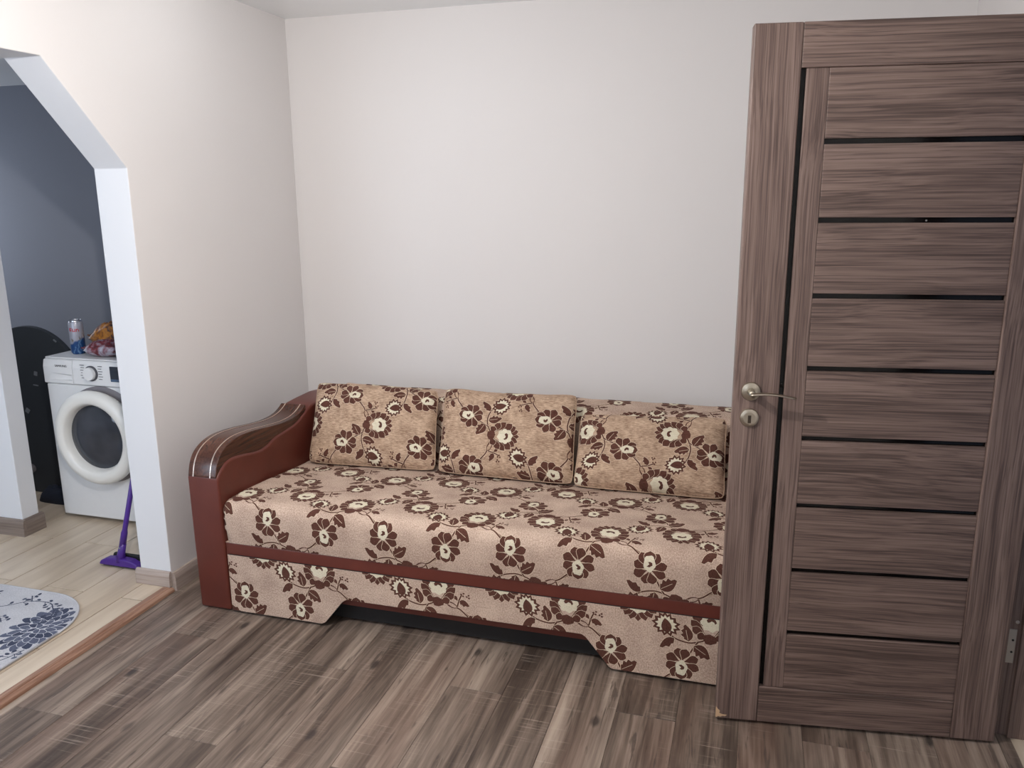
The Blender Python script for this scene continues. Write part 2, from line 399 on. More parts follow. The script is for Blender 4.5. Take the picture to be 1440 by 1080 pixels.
# windows behind the camera
def window(name, x0, x1, z0, z1, y, label):
    w = empty(name, ((x0 + x1) / 2, y, z0)); org = ((x0 + x1) / 2, y, z0)
    pm = M['ceiling']
    for lo, hi in (((x0, y - 0.06, z0), (x0 + 0.06, y, z1)), ((x1 - 0.06, y - 0.06, z0), (x1, y, z1)), ((x0 + 0.06, y - 0.06, z0), (x1 - 0.06, y, z0 + 0.06)), ((x0 + 0.06, y - 0.06, z1 - 0.06), (x1 - 0.06, y, z1)),
                   (((x0 + x1) / 2 - 0.03, y - 0.06, z0 + 0.06), ((x0 + x1) / 2 + 0.03, y, z1 - 0.06))):
        box('window_frame', lo, hi, pm, w, 0.004, org)
    gt = NT(name + '_glass'); gt.base((1, 1, 1, 1), 0.0); gt.b.inputs['Transmission Weight'].default_value = 1.0; gt.b.inputs['IOR'].default_value = 1.05
    for a, b in ((x0 + 0.06, (x0 + x1) / 2 - 0.03), ((x0 + x1) / 2 + 0.03, x1 - 0.06)):
        box('pane', (a, y - 0.034, z0 + 0.06), (b, y - 0.028, z1 - 0.06), gt.m, w, 0, org)
    struct(w, label, 'window')
window('window_1', wx0, wx1, wz0, wz1, FY - 0.03, 'white framed living-room window opposite the sofa')
w3 = empty('window_added', (-2.56, -0.40, 1.0)); struct(w3, 'small white framed window added at the end of the niche for light', 'window')  # unseen window, added as the source of the niche fill
for lo, hi in (((-0.03, -0.28, 0), (0.03, -0.24, 0.9)), ((-0.03, 0.24, 0), (0.03, 0.28, 0.9)), ((-0.03, -0.24, 0), (0.03, 0.24, 0.04)), ((-0.03, -0.24, 0.86), (0.03, 0.24, 0.9))):
    box('window_frame', lo, hi, M['ceiling'], w3, 0.004)
window('window_2', kx0, kx1, kz0, kz1, -3.98, 'white framed kitchen window')

# pendant lamp, just above the frame: canopy, cord, socket and bare bulb
lp = empty('pendant_lamp', (LAMP[0], LAMP[1], H)); tag(lp, 'bare glowing bulb hanging on a black cord from the ceiling', 'lamp')
lathe('canopy', [(0.05, 0.0), (0.05, -0.012), (0.03, -0.028), (0.004, -0.03)], M['nickel'], lp)
tube('cord', [(0, 0, -0.028), (0, 0, -0.18)], 0.004, M['black'], lp, 8)
lathe('socket', [(0.012, -0.175), (0.024, -0.185), (0.026, -0.215), (0.022, -0.22)], M['nickel'], lp, n=24)
t = NT('lamp_bulb'); t.base((0.9, 0.88, 0.85, 1), 0.4); t.b.inputs['Emission Color'].default_value = (1.0, 0.95, 0.9, 1); t.b.inputs['Emission Strength'].default_value = 12
lathe('bulb', [(0.014, -0.217), (0.020, -0.235), (0.031, -0.262), (0.033, -0.280), (0.028, -0.298), (0.014, -0.310), (0.001, -0.313)], t.m, lp, n=28)
def bulb_light(name, parent, z, power, radius, color):
    d = bpy.data.lights.new(name, 'POINT'); d.energy = power; d.shadow_soft_size = radius; d.color = color
    o = bpy.data.objects.new(name, d); col.objects.link(o); o.parent = parent; o.location = (0, 0, z)
bulb_light('pendant_light', lp, -0.342, LAMP_POWER, 0.024, (1.0, 0.955, 0.92))

# small round ceiling light near the corner over the sofa's left end
cl = empty('ceiling_light', (0.55, -0.95, H)); tag(cl, 'small round ceiling light near the corner above the armrest', 'light')
lathe('rim', [(0.055, 0.0), (0.055, -0.010), (0.046, -0.016), (0.040, -0.012)], M['nickel'], cl, n=32)
t = NT('ceiling_light_lens'); t.base((0.9, 0.9, 0.9, 1), 0.4); t.b.inputs['Emission Color'].default_value = (0.97, 0.98, 1.0, 1); t.b.inputs['Emission Strength'].default_value = 8
lathe('lens', [(0.040, -0.010), (0.038, -0.020), (0.030, -0.030), (0.016, -0.036), (0.001, -0.037)], t.m, cl, n=24)
bulb_light('ceiling_light_glow', cl, -0.070, SPOT_POWER, 0.03, (0.96, 0.98, 1.0))

# ------------------------------------------------------------------ door
dr = empty('door_1', (2.99434, -1.32109, 0.01), PI + 0.13606)
struct(dr, 'open grey-brown wood-grain door with narrow dark glass slits and a nickel handle', 'door')
DT = 0.04
def dpart(name, u0, u1, z0, z1, mat, y0=-DT, y1=0.0, bevel=0.002):
    # each piece carries its own origin so that its grain differs from its neighbours'
    c = ((u0 + u1) / 2, (y0 + y1) / 2, (z0 + z1) / 2)
    o = box(name, (u0, y0, z0), (u1, y1, z1), mat, dr, bevel, c); o.location = c; return o
dpart('stile', 0.6775, 0.80, 0, 2.0, M['door_v'], bevel=0.004)
dpart('stile', 0.0, 0.1225, 0, 2.0, M['door_v'], bevel=0.003)
dpart('top_rail', 0.1227, 0.6773, 1.8905, 2.0, M['door_h'], y1=-0.0008)
dpart('bottom_rail', 0.1227, 0.6773, 0.0, 0.1195, M['door_h'], y1=-0.0008, bevel=0.003)
dpart('inner_stile', 0.607, 0.6635, 0.1197, 1.8903, M['door_v'], y0=-DT + 0.006, y1=-0.006, bevel=0.0015)
gp = dpart('glass_pane', 0.12, 0.68, 0.115, 1.895, M['glass_dark'], y0=-0.023, y1=-0.017, bevel=0)
gp['label'] = 'dark tinted glass showing through the slits'
zs = [0.1197, 0.298, 0.500, 0.700, 0.899, 1.102, 1.302, 1.503, 1.704, 1.904]
for i in range(9):
    z0 = 0.1197 if i == 0 else 0.2965 + 0.2008 * (i - 1) + 0.0138
    z1 = 0.2965 + 0.2008 * i if i < 8 else 1.8903
    dpart('panel', 0.1225, 0.6068, z0, z1, M['door_h'], y0=-DT + 0.006, y1=-0.006, bevel=0.002)
# handle, lock
Ry = Matrix.Rotation(-PI / 2, 4, 'X')     # local +Z of the lathe -> +Y
ros_prof = [(0.0265, 0.0), (0.0265, 0.004), (0.025, 0.0068), (0.018, 0.009), (0.011, 0.0105)]
hd = lathe('handle', ros_prof, M['nickel'], dr, Matrix.Translation((0, 0, 0)) @ Ry, 36); hd.location = (0.7545, 0.0, 1.040)
hd['label'] = 'satin nickel lever handle on a round rose'
tube('neck', [(0, 0.008, 0), (0, 0.03, 0), (0, 0.046, 0.0005)], [0.011, 0.0095, 0.010], M['nickel'], hd, 16)
lev = []
for i in range(15):
    s_ = i / 14
    lev.append((0.006 - 0.118 * s_, 0.05 + 0.008 * math.sin(PI * s_), 0.0015 + 0.0055 * math.sin(PI * min(1, s_ * 1.1)) - 0.0065 * s_ ** 2))
tube('lever', lev, [0.0125 - 0.0035 * (i / 14) ** 0.6 for i in range(15)], M['nickel'], hd, 14, flat=0.36)
lk = lathe('lock', ros_prof[:-1] + [(0.016, 0.0092)], M['nickel'], dr, Ry, 36); lk.location = (0.7545, 0.0, 0.9640)
lk['label'] = 'round nickel lock rose with a key slot'
box('cylinder', (-0.0045, 0.0088, -0.014), (0.0045, 0.0102, 0.008), M['nickel_dark'], lk, 0.001)
box('key_slot', (-0.001, 0.0100, -0.004), (0.001, 0.0106, 0.005), M['black'], lk)
box('screw', (0.335 - 0.002, -0.0168, 1.505), (0.335 + 0.002, -0.0155, 1.509), M['steel'], dr)
# small chip knocked out of the bottom corner
ch = [(0.8003, 0.004), (0.8003, 0.040), (0.795, 0.033), (0.788, 0.026), (0.790, 0.019), (0.781, 0.015), (0.767, 0.014), (0.772, 0.009), (0.780, 0.010), (0.786, 0.006), (0.793, 0.008), (0.796, 0.004)]
cp = obj('chipped_corner', [(u, 0.0006, z) for u, z in ch] + [(u, -0.006, z) for u, z in ch],
         [tuple(range(len(ch)))[::-1], tuple(range(len(ch), 2 * len(ch)))] + [(i, (i + 1) % len(ch), (i + 1) % len(ch) + len(ch), i + len(ch)) for i in range(len(ch))], M['chip'], dr)
cp['label'] = 'bare tan chip at the bottom corner of the door'
# door frame with rabbet, hinges on its far jamb
tf = empty('trim_2', (RX, DY0, 0)); struct(tf, 'grey-brown wooden door frame with a rabbet behind the open door', 'door frame')
org = (RX, DY0, 0)
FR = M['door_v']
o = prism('jamb', [(RX - 0.004, DY0 + 0.03), (RX - 0.004, DY0), (RX + 0.041, DY0), (RX + 0.041, DY0 - 0.013), (RX + 0.105, DY0 - 0.013), (RX + 0.105, DY0 + 0.03)], 2, 0.0, DH, FR, tf, 0.0015, org)
o = prism('jamb', [(RX - 0.004, DY1 - 0.03), (RX - 0.004, DY1), (RX + 0.041, DY1), (RX + 0.041, DY1 + 0.013), (RX + 0.105, DY1 + 0.013), (RX + 0.105, DY1 - 0.03)], 2, 0.0, DH, FR, tf, 0.0015, org)
box('head', (RX - 0.004, DY1 - 0.03, DH), (RX + 0.105, DY0 + 0.03, DH + 0.03), M['door_v'], tf, 0.0015, org)
for z in (0.24, 1.70):
    hg = prism('hinge', [(RX + 0.006, z), (RX + 0.031, z), (RX + 0.031, z + 0.108), (RX + 0.006, z + 0.108)], 1, DY0 - 0.0022, DY0 + 0.001, M['steel'], tf, 0.0006, org)
    for dz in (0.036, 0.074):
        lathe('screw_hole', [(0.0032, 0), (0.0032, 0.0014)], M['black'], hg, Matrix.Translation((0.023, -0.0020, z + dz)) @ Matrix.Rotation(PI / 2, 4, 'X'), 12)
    tube('knuckle', [(RX + 0.001, DY0 - 0.008, z), (RX + 0.001, DY0 - 0.008, z + 0.108)], 0.006, M['steel'], hg, 12, org)
lathe('screw', [(0.0055, 0), (0.0055, 0.0012), (0.003, 0.002)], M['steel'], tf, Matrix.Translation((0.029, -0.0005, 0.372)) @ Matrix.Rotation(PI / 2, 4, 'X'), 14)

# ------------------------------------------------------------------ printed fabric
# One motif of the print in metres (x along the repeat, z across it), its mirror image follows half a repeat later.
REP, WIDE, GLX = 0.475, 0.347, 0.0
EDGE, BROWN, CREAM = 1, 2, 3
def petal(b, t, w, n=7, fat=0.62):
    b, t = Vector(b), Vector(t); d = t - b; p = Vector((-d.y, d.x)).normalized()
    L, R_ = [], []
    for i in range(1, n):
        s = i / n; ww = w * 0.5 * (math.sin(PI * s ** fat_exp(fat))) ** 0.8
        L.append(b + d * s + p * ww); R_.append(b + d * s - p * ww)
    return [b] + R_ + [t] + L[::-1]
def fat_exp(f):
    return math.log(0.5) / math.log(f)
def grow(poly, e):
    c = Vector((0, 0))
    for p in poly: c += Vector(p)
    c /= len(poly); out = []
    for p in poly:
        d = Vector(p) - c; L = max(1e-6, d.length); out.append(c + d * ((L + e) / L))
    return out
def leaf(b, t, w, teeth=4):
    b, t = Vector(b), Vector(t); d = t - b; p = Vector((-d.y, d.x)).normalized(); L, R_ = [], []
    n = teeth * 2
    for i in range(1, n):
        s = i / n; ww = w * 0.5 * math.sin(PI * s ** 0.75) ** 0.9
        R_.append(b + d * s - p * ww)
        k = 1.18 if i % 2 else 0.72
        L.append(b + d * (s + (0.05 if i % 2 else 0)) + p * ww * k)
    return [b] + R_ + [t] + L[::-1]
def line(pts, w):
    pts = [Vector(p) for p in pts]; q = []
    for i in range(len(pts) - 1):                       # smooth polyline
        p0, p1, p2, p3 = pts[max(i - 1, 0)], pts[i], pts[i + 1], pts[min(i + 2, len(pts) - 1)]
        for k in range(4):
            s = k / 4
            q.append(0.5 * ((2 * p1) + (p2 - p0) * s + (2 * p0 - 5 * p1 + 4 * p2 - p3) * s * s + (3 * p1 - p0 - 3 * p2 + p3) * s ** 3))
    q.append(pts[-1]); L, R_ = [], []
    for i, p in enumerate(q):
        d = (q[min(i + 1, len(q) - 1)] - q[max(i - 1, 0)]).normalized(); n_ = Vector((-d.y, d.x)) * w / 2
        L.append(p + n_); R_.append(p - n_)
    return R_ + L[::-1]
def blob(c, rx, ry, n=18, jag=0.0, rot=0.0, k=6):
    out = []
    for i in range(n):
        a = 2 * PI * i / n; r = 1 + jag * math.sin(a * k + 0.7)
        x, y = rx * r * math.cos(a), ry * r * math.sin(a)
        out.append(Vector((c[0] + x * math.cos(rot) - y * math.sin(rot), c[1] + x * math.sin(rot) + y * math.cos(rot))))
    return out
def motif():
    P = []
    def add(poly, mat, edge=0.0019):
        if edge: P.append((grow(poly, edge), EDGE))
        P.append((poly, mat))
    ST = 0.0056
    # stems
    for pts in ([(-0.138, -0.030), (-0.112, -0.048), (-0.070, -0.057), (-0.037, -0.049), (-0.018, -0.040)],
                [(-0.040, -0.050), (-0.056, -0.078), (-0.070, -0.108)],
                [(-0.112, -0.170), (-0.130, -0.184), (-0.152, -0.203), (-0.168, -0.211)],
                [(0.070, -0.048), (0.095, -0.063), (0.122, -0.082), (0.146, -0.104)],
                [(0.071, -0.047), (0.075, -0.032), (0.079, -0.018), (0.088, 0.002)]):
        P.append((line(pts, ST + 0.0026), EDGE)); P.append((line(pts, ST), BROWN))
    # loop: hollow teardrop
    P.append((petal((0.012, -0.026), (0.074, -0.050), 0.022), BROWN)); P.append((petal((0.028, -0.032), (0.070, -0.0485), 0.0135), 0))
    # leaves
    add(leaf((-0.116, -0.047), (-0.164, -0.086), 0.030, 3), BROWN)
    add(leaf((-0.070, -0.052), (-0.083, 0.008), 0.037, 4), BROWN); P.append((line([(-0.072, -0.048), (-0.080, -0.012)], 0.0014), EDGE))
    add(leaf((-0.053, -0.066), (0.001, -0.105), -0.044, 4), BROWN); P.append((line([(-0.050, -0.069), (-0.014, -0.092)], 0.0014), EDGE))
    # sprig
    add(leaf((0.079, -0.022), (0.118, -0.037), -0.024, 3), BROWN, 0.0012)
    add(petal((0.074, -0.022), (0.060, -0.003), 0.014), BROWN, 0.0012)
    for cx, cz in ((0.087, 0.005), (0.094, -0.001), (0.096, 0.009), (0.108, -0.002), (0.115, 0.004), (0.116, -0.006)):
        P.append((blob((cx, cz), 0.0042, 0.0036, 7), BROWN))
    # bud: toothed brown cup, cream lining, brown heart
    bc = Vector((-0.145, 0.000)); tip = Vector((-0.150, 0.036)); bs = Vector((-0.138, -0.032))
    def bud(sc, teeth, ph):
        out = []
        n = 26
        for i in range(n):
            a = 2 * PI * i / n
            r = 0.037 * sc * (1 + (teeth if i % 2 else -teeth))
            x, y = r * math.sin(a), -r * 0.92 * math.cos(a)
            if y > 0.012 * sc: x *= 0.86
            out.append(bc + Vector((x - y * 0.14, y)))
        return out
    add(bud(1.16, 0.14, 0), BROWN); P.append((bud(0.84, 0.16, 0), CREAM))
    add(petal((-0.1385, -0.032), (-0.150, 0.021), 0.034, 7, 0.42), BROWN, 0)
    # large flower seen from the side, opening upward
    base = Vector((-0.004, -0.046)); ctr = Vector((0.0, 0.023)); R = 0.068
    order = [90, 68, 112, 48, 132, 28, 152, 8, 172, -12, 192, -30, 210]
    for a in order:
        tp = ctr + Vector((math.cos(math.radians(a)), math.sin(math.radians(a)))) * R
        sd = -1 if a > 90 else 1
        if a in (8, 172): tp = Vector((sd * 0.066, 0.028))
        if a in (-12, 192): tp = Vector((sd * 0.061, 0.003))
        if a in (-30, 210): tp = Vector((sd * 0.044, -0.022))
        st = base.lerp(ctr, 0.55 if 20 < a < 160 else 0.12)
        add(petal(st, tp, 0.033 if 20 < a < 160 else 0.029, 7, 0.74), BROWN, 0.0016)
    add([base + Vector(q) for q in ((-0.026, 0.022), (-0.012, -0.006), (0.004, -0.008), (0.022, 0.000), (0.028, 0.018), (0.0, 0.030))], BROWN, 0)
    P.append((blob((0.0, 0.027), 0.034, 0.034, 26, 0.10, 0, 8), CREAM))
    P.append(([ctr + Vector((0, 0.000)) + Vector(q) for q in ((-0.016, 0.010), (-0.010, 0.017), (0.002, 0.018), (0.012, 0.014), (0.017, 0.004), (0.012, -0.002), (0.008, 0.005), (0.000, 0.008), (-0.006, 0.003), (-0.012, 0.002))], BROWN))
    # smaller open flower
    c = Vector((-0.090, -0.140))
    for a, L, w in ((104, 0.058, 0.030), (76, 0.057, 0.030), (150, 0.056, 0.031), (28, 0.058, 0.028), (196, 0.050, 0.030), (-12, 0.056, 0.027), (238, 0.053, 0.030), (302, 0.053, 0.030), (270, 0.052, 0.034)):
        d = Vector((math.cos(math.radians(a)), math.sin(math.radians(a))))
        add(petal(c + d * 0.006 + Vector((0, 0.008)), c + d * L * 1.06, w * 1.14, 7, 0.68), BROWN, 0.0016)
    P.append((blob(c + Vector((0, -0.012)), 0.0195, 0.028, 20, 0.08, 0, 5), CREAM))
    P.append(([c + Vector((0, -0.010)) + Vector(q) for q in ((-0.009, 0.008), (0.000, 0.010), (0.010, 0.003), (0.009, -0.006), (0.001, -0.009), (-0.005, -0.006), (0.000, -0.001))], BROWN))
    return P
MOTIF = motif()
def units(x0, x1, z0, z1, ox, oz):
    """all motif polygons that reach the rectangle; (ox, oz) is the centre of one upward flower."""
    out = []
    for i in range(-8, 9):
        for j in range(-8, 9):
            for mir in (0, 1):
                cx = ox + REP * i + (REP / 2 if mir else 0); cz = oz + WIDE * j + (-0.26 if mir else 0)
                if cx < x0 - 0.22 or cx > x1 + 0.22 or cz < z0 - 0.22 or cz > z1 + 0.22:
                    continue
                for poly, mt in MOTIF:
                    q = [(cx + p[0], cz + (-p[1] if mir else p[1])) for p in poly]
                    if mir: q = q[::-1]
                    out.append((q, mt))
    return out
def printed(domain, polys, grid, fn):
    """domain: outline polygon; polys: (loop, material) painted in order; fn maps (a, b) to 3-D.
    Returns verts, faces, material indices, uvs of a sheet cut along the edges of the print."""
    ax = [p[0] for p in domain]; az = [p[1] for p in domain]
    x0, x1, z0, z1 = min(ax), max(ax), min(az), max(az)
    vs = [Vector(p) for p in domain]; fs = [list(range(len(domain)))]; mats = [0]
    for q, mt in polys:
        qx = [p[0] for p in q]; qz = [p[1] for p in q]
        if max(qx) < x0 or min(qx) > x1 or max(qz) < z0 or min(qz) > z1:
            continue
        if sum(q[i - 1][0] * q[i][1] - q[i][0] * q[i - 1][1] for i in range(len(q))) < 0:
            q = q[::-1]                                      # the triangulator wants anticlockwise loops
        n0 = len(vs); vs += [Vector((p[0], p[1])) for p in q]; fs.append(list(range(n0, n0 + len(q)))); mats.append(mt)
    nx, nz = max(2, int((x1 - x0) / grid)), max(2, int((z1 - z0) / grid))
    for i in range(1, nx):
        for j in range(1, nz):
            vs.append(Vector((x0 + (x1 - x0) * i / nx, z0 + (z1 - z0) * j / nz)))
    for i in range(1, nx):
        vs += [Vector((x0 + (x1 - x0) * i / nx, z0)), Vector((x0 + (x1 - x0) * i / nx, z1))] if len(domain) == 4 else []
    for j in range(1, nz):
        vs += [Vector((x0, z0 + (z1 - z0) * j / nz)), Vector((x1, z0 + (z1 - z0) * j / nz))] if len(domain) == 4 else []
    ov, oe, of, _, _, idf = delaunay_2d_cdt(vs, [], fs, 0, 1e-6, True)
    keep, mi = [], []
    for f, ids in zip(of, idf):
        if 0 in ids:
            keep.append(tuple(f)); mi.append(mats[max(ids)])
    used = sorted({i for f in keep for i in f}); mp = {u: k for k, u in enumerate(used)}
    uv = [(ov[u].x, ov[u].y) for u in used]
    return [fn(a, b) for a, b in uv], [tuple(mp[i] for i in f) for f in keep], mi, uv
def merge(*sheets):
    V, F, I, U = [], [], [], []
    for v, f, i, u in sheets:
        n0 = len(V); V += v; F += [tuple(k + n0 for k in q) for q in f]; I += i; U += u
    return V, F, I, U
def ring_sheet(loops, mat=0):
    """quads between equal-length point loops (list of lists), unprinted."""
    V, F, U = [], [], []
    n = len(loops[0])
    for L in loops:
        for p in L:
            V.append(tuple(p)); U.append((p[0] + p[1] * 0.3, p[2] + p[1]))
    for i in range(len(loops) - 1):
        for k in range(n - 1):
            F.append((i * n + k, i * n + k + 1, (i + 1) * n + k + 1, (i + 1) * n + k))
    return V, F, [mat] * len(F), U

# ------------------------------------------------------------------ sofa
SX0, SX1, SF = 0.338, 2.252, -1.2535
so = empty('sofa', (1.295, -0.72, 0)); org = Vector((1.295, -0.72, 0))
tag(so, 'beige sofa printed with brown flowers, with red-brown leather and dark wood armrests', 'sofa')
def rel(vs):
    return [tuple(Vector(v) - org) for v in vs]
# seat mattress: profile from the front bottom edge over the rounded nose to the back
def arc_profile(pts, step=0.004):
    out = [Vector(pts[0])]
    for p in pts[1:]:
        out.append(Vector(p))
    s = [0.0]
    for i in range(1, len(out)):
        s.append(s[-1] + (out[i] - out[i - 1]).length)
    return out, s
def rounded(corners, rads, n=8):
    out = [Vector(corners[0])]
    for i in range(1, len(corners) - 1):
        p, a, b = Vector(corners[i]), Vector(corners[i - 1]), Vector(corners[i + 1])
        r = rads[i]; da, db = (a - p).normalized(), (b - p).normalized()
        p0, p1 = p + da * r, p + db * r
        for k in range(n + 1):
            s = k / n; out.append(p0 * (1 - s) ** 2 + p * 2 * s * (1 - s) + p1 * s ** 2)
    out.append(Vector(corners[-1])); return out
def sweep_fn(profile, x0, x1, endr, sag=None):
    P, S = arc_profile(profile)
    def fn(x, s):
        i = 0
        while i < len(S) - 2 and S[i + 1] < s: i += 1
        tt = min(1, max(0, (s - S[i]) / (S[i + 1] - S[i]))); p = P[i].lerp(P[i + 1], tt)
        d = (P[i + 1] - P[i]).normalized(); n = Vector((-d.y, d.x))        # outward of a profile running up then back: (-dz.., )
        e = min(x - x0, x1 - x); off = 0.0
        if e < endr:
            q = endr - max(e, 0); off = endr - math.sqrt(max(0, endr * endr - q * q))
            off *= 0.8
        b = sag(x, s) if sag else 0.0
        p = p + n * (b - off) 
        return (x, p.x, p.y)
    return fn, S[-1]
seat_c = [(SF + 0.004, 0.293), (SF, 0.34), (SF, 0.4635), (-1.10, 0.4625), (-0.60, 0.425), (-0.42, 0.42)]
seat_p = rounded(seat_c, [0, 0.03, 0.052, 0.06, 0.05, 0])
def seat_sag(x, s):
    return 0.004 * noise.noise(Vector((x * 2.2, s * 3.0, 0.3))) + (0.0035 * math.sin(PI * min(1, max(0, s / 0.16))) if s < 0.16 else 0)
seat_fn, seat_len = sweep_fn(seat_p, SX0, SX1, 0.03, seat_sag)
# the profile runs upward then to +y: its outward normal is to the left of travel
dom = [(SX0, 0), (SX1, 0), (SX1, seat_len), (SX0, seat_len)]
sheet = printed(dom, units(SX0, SX1, 0, seat_len, 0.629 + REP / 2, 0.262 - 0.293 + 0.26), 0.022, seat_fn)
e0 = [seat_fn(SX0, seat_len * k / 60) for k in range(61)]; e1 = [seat_fn(SX1, seat_len * k / 60) for k in range(61)]
caps = ring_sheet([[(p[0], max(p[1], SF + 0.01), 0.293) for p in e0], e0]); caps1 = ring_sheet([e1, [(p[0], max(p[1], SF + 0.01), 0.293) for p in e1]])
bot = ([(SX0, SF + 0.006, 0.2935), (SX1, SF + 0.006, 0.2935), (SX1, -0.42, 0.2935), (SX0, -0.42, 0.2935), (SX0, -0.42, 0.42), (SX1, -0.42, 0.42)], [(0, 3, 2, 1), (3, 4, 5, 2)], [0, 0], [(0, 0), (1.9, 0), (1.9, 0.8), (0, 0.8), (0, 1), (1.9, 1)])
V, F, I, U = merge(sheet, caps, caps1, bot)
st = obj('seat', rel(V), F, M['seat'], so, True, I, uvs=U); st['label'] = 'seat mattress printed with brown and cream flowers'
# front panel with its cut-out
pz0, pz1, pn = 0.012, 0.246, 0.126
PXa, PXb = 0.351, 2.240
dom = [(PXa, pz0), (0.742, pz0), (0.758, 0.020), (0.834, 0.114), (0.852, pn), (1.742, pn), (1.756, 0.118), (1.838, 0.018), (1.849, pz0), (PXb, pz0), (PXb, pz1), (PXa, pz1)]
sheet = printed(dom, units(PXa, PXb, pz0, pz1, 0.745, 0.207), 0.03, lambda a, b: (a, SF, b))
n = len(dom)
sideV = [(a, SF, b) for a, b in dom] + [(a, SF + 0.025, b) for a, b in dom]
sideF = [(i, i + n, (i + 1) % n + n, (i + 1) % n) for i in range(n)] + [tuple(range(n, 2 * n))]
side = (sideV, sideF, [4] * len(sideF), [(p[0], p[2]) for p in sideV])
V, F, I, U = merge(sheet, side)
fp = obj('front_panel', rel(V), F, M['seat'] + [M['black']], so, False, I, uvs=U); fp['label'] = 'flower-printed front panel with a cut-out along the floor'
# leather rail between panel and seat, plinth and base box behind
o = box('rail', (SX0 + 0.004, SF + 0.007, 0.235), (SX1 - 0.004, SF + 0.06, 0.2925), M['leather'], so, 0.003, org); o['label'] = 'red-brown leather strip below the seat'
box('shade_base_box', (SX0 + 0.02, SF + 0.066, 0.014), (SX1 - 0.02, -0.28, 0.290), M['black'], so, 0.0, org)  # black box lowered and brought forward to stand in for under-sofa shade
box('skirt', (SX0 + 0.05, SF + 0.03, 0.088), (SX1 - 0.05, SF + 0.055, 0.232), M['leather'], so, 0.001, org)
for fx in (0.45, 2.12):
    for fy in (-1.15, -0.40):
        lathe('foot', [(0.025, 0.0), (0.03, 0.0145)], M['black'], so, Matrix.Translation(Vector((fx, fy, 0)) - org), 16)
# backrest
bk_c = [(-0.520, 0.425), (-0.452, 0.60), (-0.425, 0.688), (-0.20, 0.698), (-0.178, 0.60), (-0.178, 0.12)]
bk_p = rounded(bk_c, [0, 0.03, 0.05, 0.035, 0.03, 0])
bk_fn, bk_len = sweep_fn(bk_p, SX0, SX1, 0.02, lambda x, s: 0.004 * noise.noise(Vector((x * 3, s * 5, 2.0))))
dom = [(SX0, 0), (SX1, 0), (SX1, bk_len), (SX0, bk_len)]
pr = [(q, mt) for q, mt in units(SX0, SX1, 0, 0.56, 0.36, 0.23)]
sheet = printed(dom, pr, 0.03, bk_fn)
e0 = [bk_fn(SX0, bk_len * k / 40) for k in range(41)]; e1 = [bk_fn(SX1, bk_len * k / 40) for k in range(41)]
c0 = ring_sheet([[(SX0, -0.30, 0.40)] * 41, e0]); c1 = ring_sheet([e1, [(SX1, -0.30, 0.40)] * 41])
V, F, I, U = merge(sheet, c0, c1)
bk = obj('backrest', rel(V), F, M['seat'], so, True, I, uvs=U); bk['label'] = 'low backrest printed with brown flowers'
# armrests
cap_top = [(-1.258, 0.553), (-1.246, 0.590), (-1.226, 0.622), (-1.195, 0.645), (-1.150, 0.661), (-1.095, 0.668), (-1.030, 0.666), (-0.950, 0.658), (-0.860, 0.646), (-0.780, 0.638), (-0.710, 0.637), (-0.660, 0.643), (-0.620, 0.656), (-0.592, 0.671)]
wave = [(-1.256, 0.553), (-1.240, 0.577), (-1.201, 0.603), (-1.153, 0.611), (-1.085, 0.603), (-0.986, 0.586), (-0.916, 0.590), (-0.858, 0.606), (-0.776, 0.613), (-0.690, 0.622), (-0.615, 0.648), (-0.592, 0.662)]
def smooth2(pts, k=4):
    q = []
    pts = [Vector(p) for p in pts]
    for i in range(len(pts) - 1):
        p0, p1, p2, p3 = pts[max(i - 1, 0)], pts[i], pts[i + 1], pts[min(i + 2, len(pts) - 1)]
        for j in range(k):
            s = j / k
            q.append(0.5 * ((2 * p1) + (p2 - p0) * s + (2 * p0 - 5 * p1 + 4 * p2 - p3) * s * s + (3 * p1 - p0 - 3 * p2 + p3) * s ** 3))
    q.append(pts[-1]); return q
cap_top = [cap_top[0]] + [(a, b + 0.006) for a, b in cap_top[1:]]; wave = [wave[0]] + [(a, b - 0.006) for a, b in wave[1:]]
capT, wav = smooth2(cap_top), smooth2(wave)
def armrest(xa, xb, inner):
    # xa < xb; inner = +1 when the seat lies on the +x side
    bodyprof = [(-0.19, 0.005), (SF + 0.004, 0.005), (SF - 0.001, 0.30), (SF - 0.003, 0.545)] + [tuple(p) for p in wav[1:]] + [(-0.55, 0.668), (-0.46, 0.672), (-0.34, 0.674), (-0.25, 0.665), (-0.20, 0.640)]
    body = prism('armrest', bodyprof, 0, xa, xb, M['leather'], so, 0.010, org, 3, True)
    body['label'] = 'red-brown leather armrest with a curved dark wood top'
    loop = [tuple(p) for p in capT] + [(p[0] - 0.0, p[1] - 0.016) for p in wav[::-1] if p[0] > -1.245]
    prism('wood_cap', loop, 0, xa + 0.006, xb - 0.008, M['cap'], body, 0.004, org, 3, True)
    for fr in (0.19, 0.79):
        xc = xa + 0.006 + (xb - xa - 0.014) * fr
        V, F = [], []
        for i, p in enumerate(capT):
            d = (capT[min(i + 1, len(capT) - 1)] - capT[max(i - 1, 0)]).normalized(); nn = Vector((-d.y, d.x))
            a, b = p + nn * 0.0012, p - nn * 0.003
            V += [(xc - 0.0024, a.x, a.y), (xc + 0.0024, a.x, a.y), (xc + 0.0024, b.x, b.y), (xc - 0.0024, b.x, b.y)]
        for i in range(len(capT) - 1):
            k = i * 4
            F += [(k, k + 4, k + 5, k + 1), (k + 1, k + 5, k + 6, k + 2), (k + 3, k + 7, k + 4, k)]
        obj('inlay', rel(V), F, M['inlay'], body)
armrest(0.203, 0.341, 1)
armrest(2.249, 2.387, -1)

